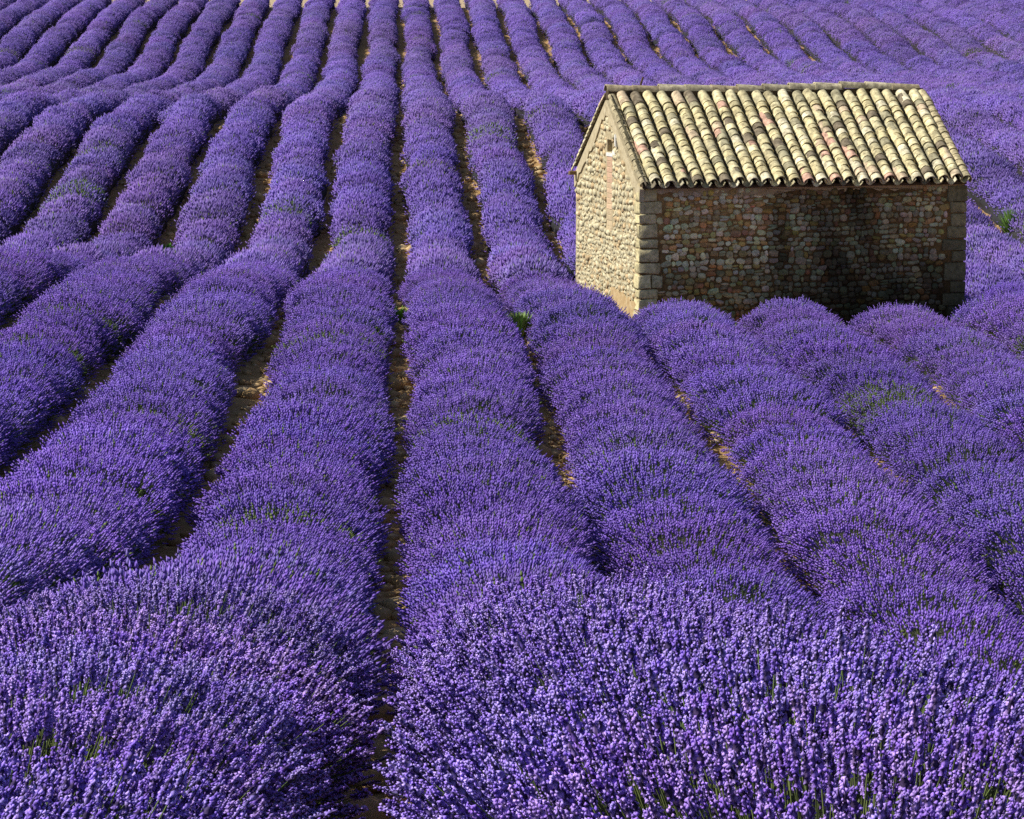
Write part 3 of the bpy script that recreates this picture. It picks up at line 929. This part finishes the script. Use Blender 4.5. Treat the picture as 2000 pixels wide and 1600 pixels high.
f = 6000.0
for k in range(-15, 24):
    x0 = row_x(k)
    ystart = max(3.4, (x0 + 1.2) * f / 1215 - 3.0 if False else 0)
    if x0 > 0: ystart = max(3.4, (x0 - 1.0) * f / 1215 - 5.0)
    else: ystart = max(3.4, (-x0 - 1.0) * f / 785 - 5.0)
    if ystart > FIELD_END - 8: continue
    if k in (3, 4, 5):
        a = 52.0 + (x0 - HX) * math.sin(HA) * .9 - .35
        add_row(k, ystart, a, 'front')
        add_row(k, HY + HD + (x0 - HX) * math.sin(HA) + 1.0, FIELD_END, 'behind')
    else:
        add_row(k, ystart, FIELD_END, '')
print('bushes', bush_count)

# ------------------------------------------------------------------ clods in the furrows
def rock(seed):
    bm = bmesh.new(); bmesh.ops.create_icosphere(bm, subdivisions=1, radius=1)
    r = random.Random(seed)
    for v in bm.verts: v.co *= r.uniform(.7, 1.15)
    bm.verts.ensure_lookup_table()
    V = np.array([v.co[:] for v in bm.verts]); F = np.array([[q.index for q in fc.verts] for fc in bm.faces]); bm.free()
    return V, F
ROCKS = [rock(i) for i in range(6)]
rs = np.random.RandomState(77)
mv, mf, off = [], [], 0
for k in range(-7, 13):
    xf = (k - .05) * PITCH
    ya = max(4, abs(xf) * f / (1300 if xf > 0 else 860) - 3)
    yb = 150
    if ya > yb: continue
    y = ya
    while y < yb:
        dens = 14 if y < 55 else (7 if y < 100 else 4)
        y += rs.exponential(1 / dens)
        x = xf + rs.normal(.07, .17)
        if near_hut(x, y, .1): continue
        sz = min(.17, .022 + rs.exponential(.036)) * (1 if y < 55 else 1.25)
        V, F = ROCKS[rs.randint(6)]
        a = rs.uniform(0, 6.28); c, s = math.cos(a), math.sin(a)
        R = np.array([[c, -s, 0], [s, c, 0], [0, 0, rs.uniform(.55, .9)]])
        mv.append((V * sz) @ R.T + np.array([x, y, gz(x, y) + sz * .2])); mf.append(F + off); off += len(V)
o = link('soil_clods', np_mesh('soil_clods', np.concatenate(mv), np.concatenate(mf), None, False, M_CLOD))
tag(o, 'crumbly ochre soil clods lying in the furrows between lavender rows', 'soil', kind='stuff')

# ------------------------------------------------------------------ weeds
def weed(px_x, y, h, spread, n, col, label, z=None, wide=.02):
    x = px_x
    rs = np.random.RandomState(int(abs(x * 91 + y * 7)))
    root = empty('weed', (x, y, (gz(x, y) if z is None else z) - .02))
    tag(root, label, 'weed', 'weeds between the lavender rows')
    V, F, C, off = [], [], [], 0
    for i in range(n):
        a = rs.uniform(0, 6.28); t = rs.uniform(.1, 1) ** .8
        hh = h * rs.uniform(.4, 1.1)
        b = np.array([math.cos(a), math.sin(a), 0]) * spread * .3 * t
        tip = np.array([math.cos(a) * spread * t, math.sin(a) * spread * t, hh])
        mid = b * .5 + tip * .5 + np.array([0, 0, hh * .18])
        side = np.array([-math.sin(a), math.cos(a), 0.2]) * wide * rs.uniform(.6, 1.2)
        V += [b - side * .3, b + side * .3, mid - side, mid + side, tip]
        F += [(off, off + 1, off + 3), (off, off + 3, off + 2), (off + 2, off + 3, off + 4)]
        C += [np.array(col) * rs.uniform(.7, 1.3)] * 5
        off += 5
    o = link('leaves', np_mesh('leaves', np.array(V), np.array(F), np.array(C), False, M_WEED), root)
    bm = bmesh.new()
    for i in range(4):
        a = i * 1.6
        bmesh.ops.create_cone(bm, segments=5, radius1=.008, radius2=.003, depth=h * .8,
                              matrix=Matrix.Translation((math.cos(a) * spread * .2, math.sin(a) * spread * .2, h * .4)) @ Matrix.Rotation(.25, 4, Vector((-math.sin(a), math.cos(a), 0))))
    me = bm_mesh('stems', bm, M_WEED)
    at = me.color_attributes.new('tint', 'FLOAT_COLOR', 'POINT')
    for d in at.data: d.color = (.16, .22, .06, 1)
    link('stems', me, root)
def furrow(k, y, dx=0.0): return (k - .05) * PITCH + dx
weed(furrow(1, 49.5, .06), 49.6, .46, .26, 420, (.22, .33, .10), 'bright green weed in the furrow left of the hut gable')
weed(furrow(0, 50, .02), 51.5, .30, .22, 120, (.17, .33, .06), 'small green weed in the central furrow at the crest')
weed(furrow(8, 80, .42), 77.6, .80, .5, 520, (.19, .34, .08), 'tall green weed at the right picture edge behind the hut')
weed(furrow(8, 80, 0), 79.2, .22, .28, 130, (.46, .44, .10), 'yellowing low weed in the furrow right of the hut wall')
weed(furrow(3, 46.5, .05), 46.8, .28, .2, 90, (.40, .46, .16), 'pale weed in the furrow before the middle of the front wall')
weed(furrow(-3, 76, 0), 76.0, .3, .25, 110, (.13, .36, .05), 'green weed low in a furrow left of centre beyond the first crest')
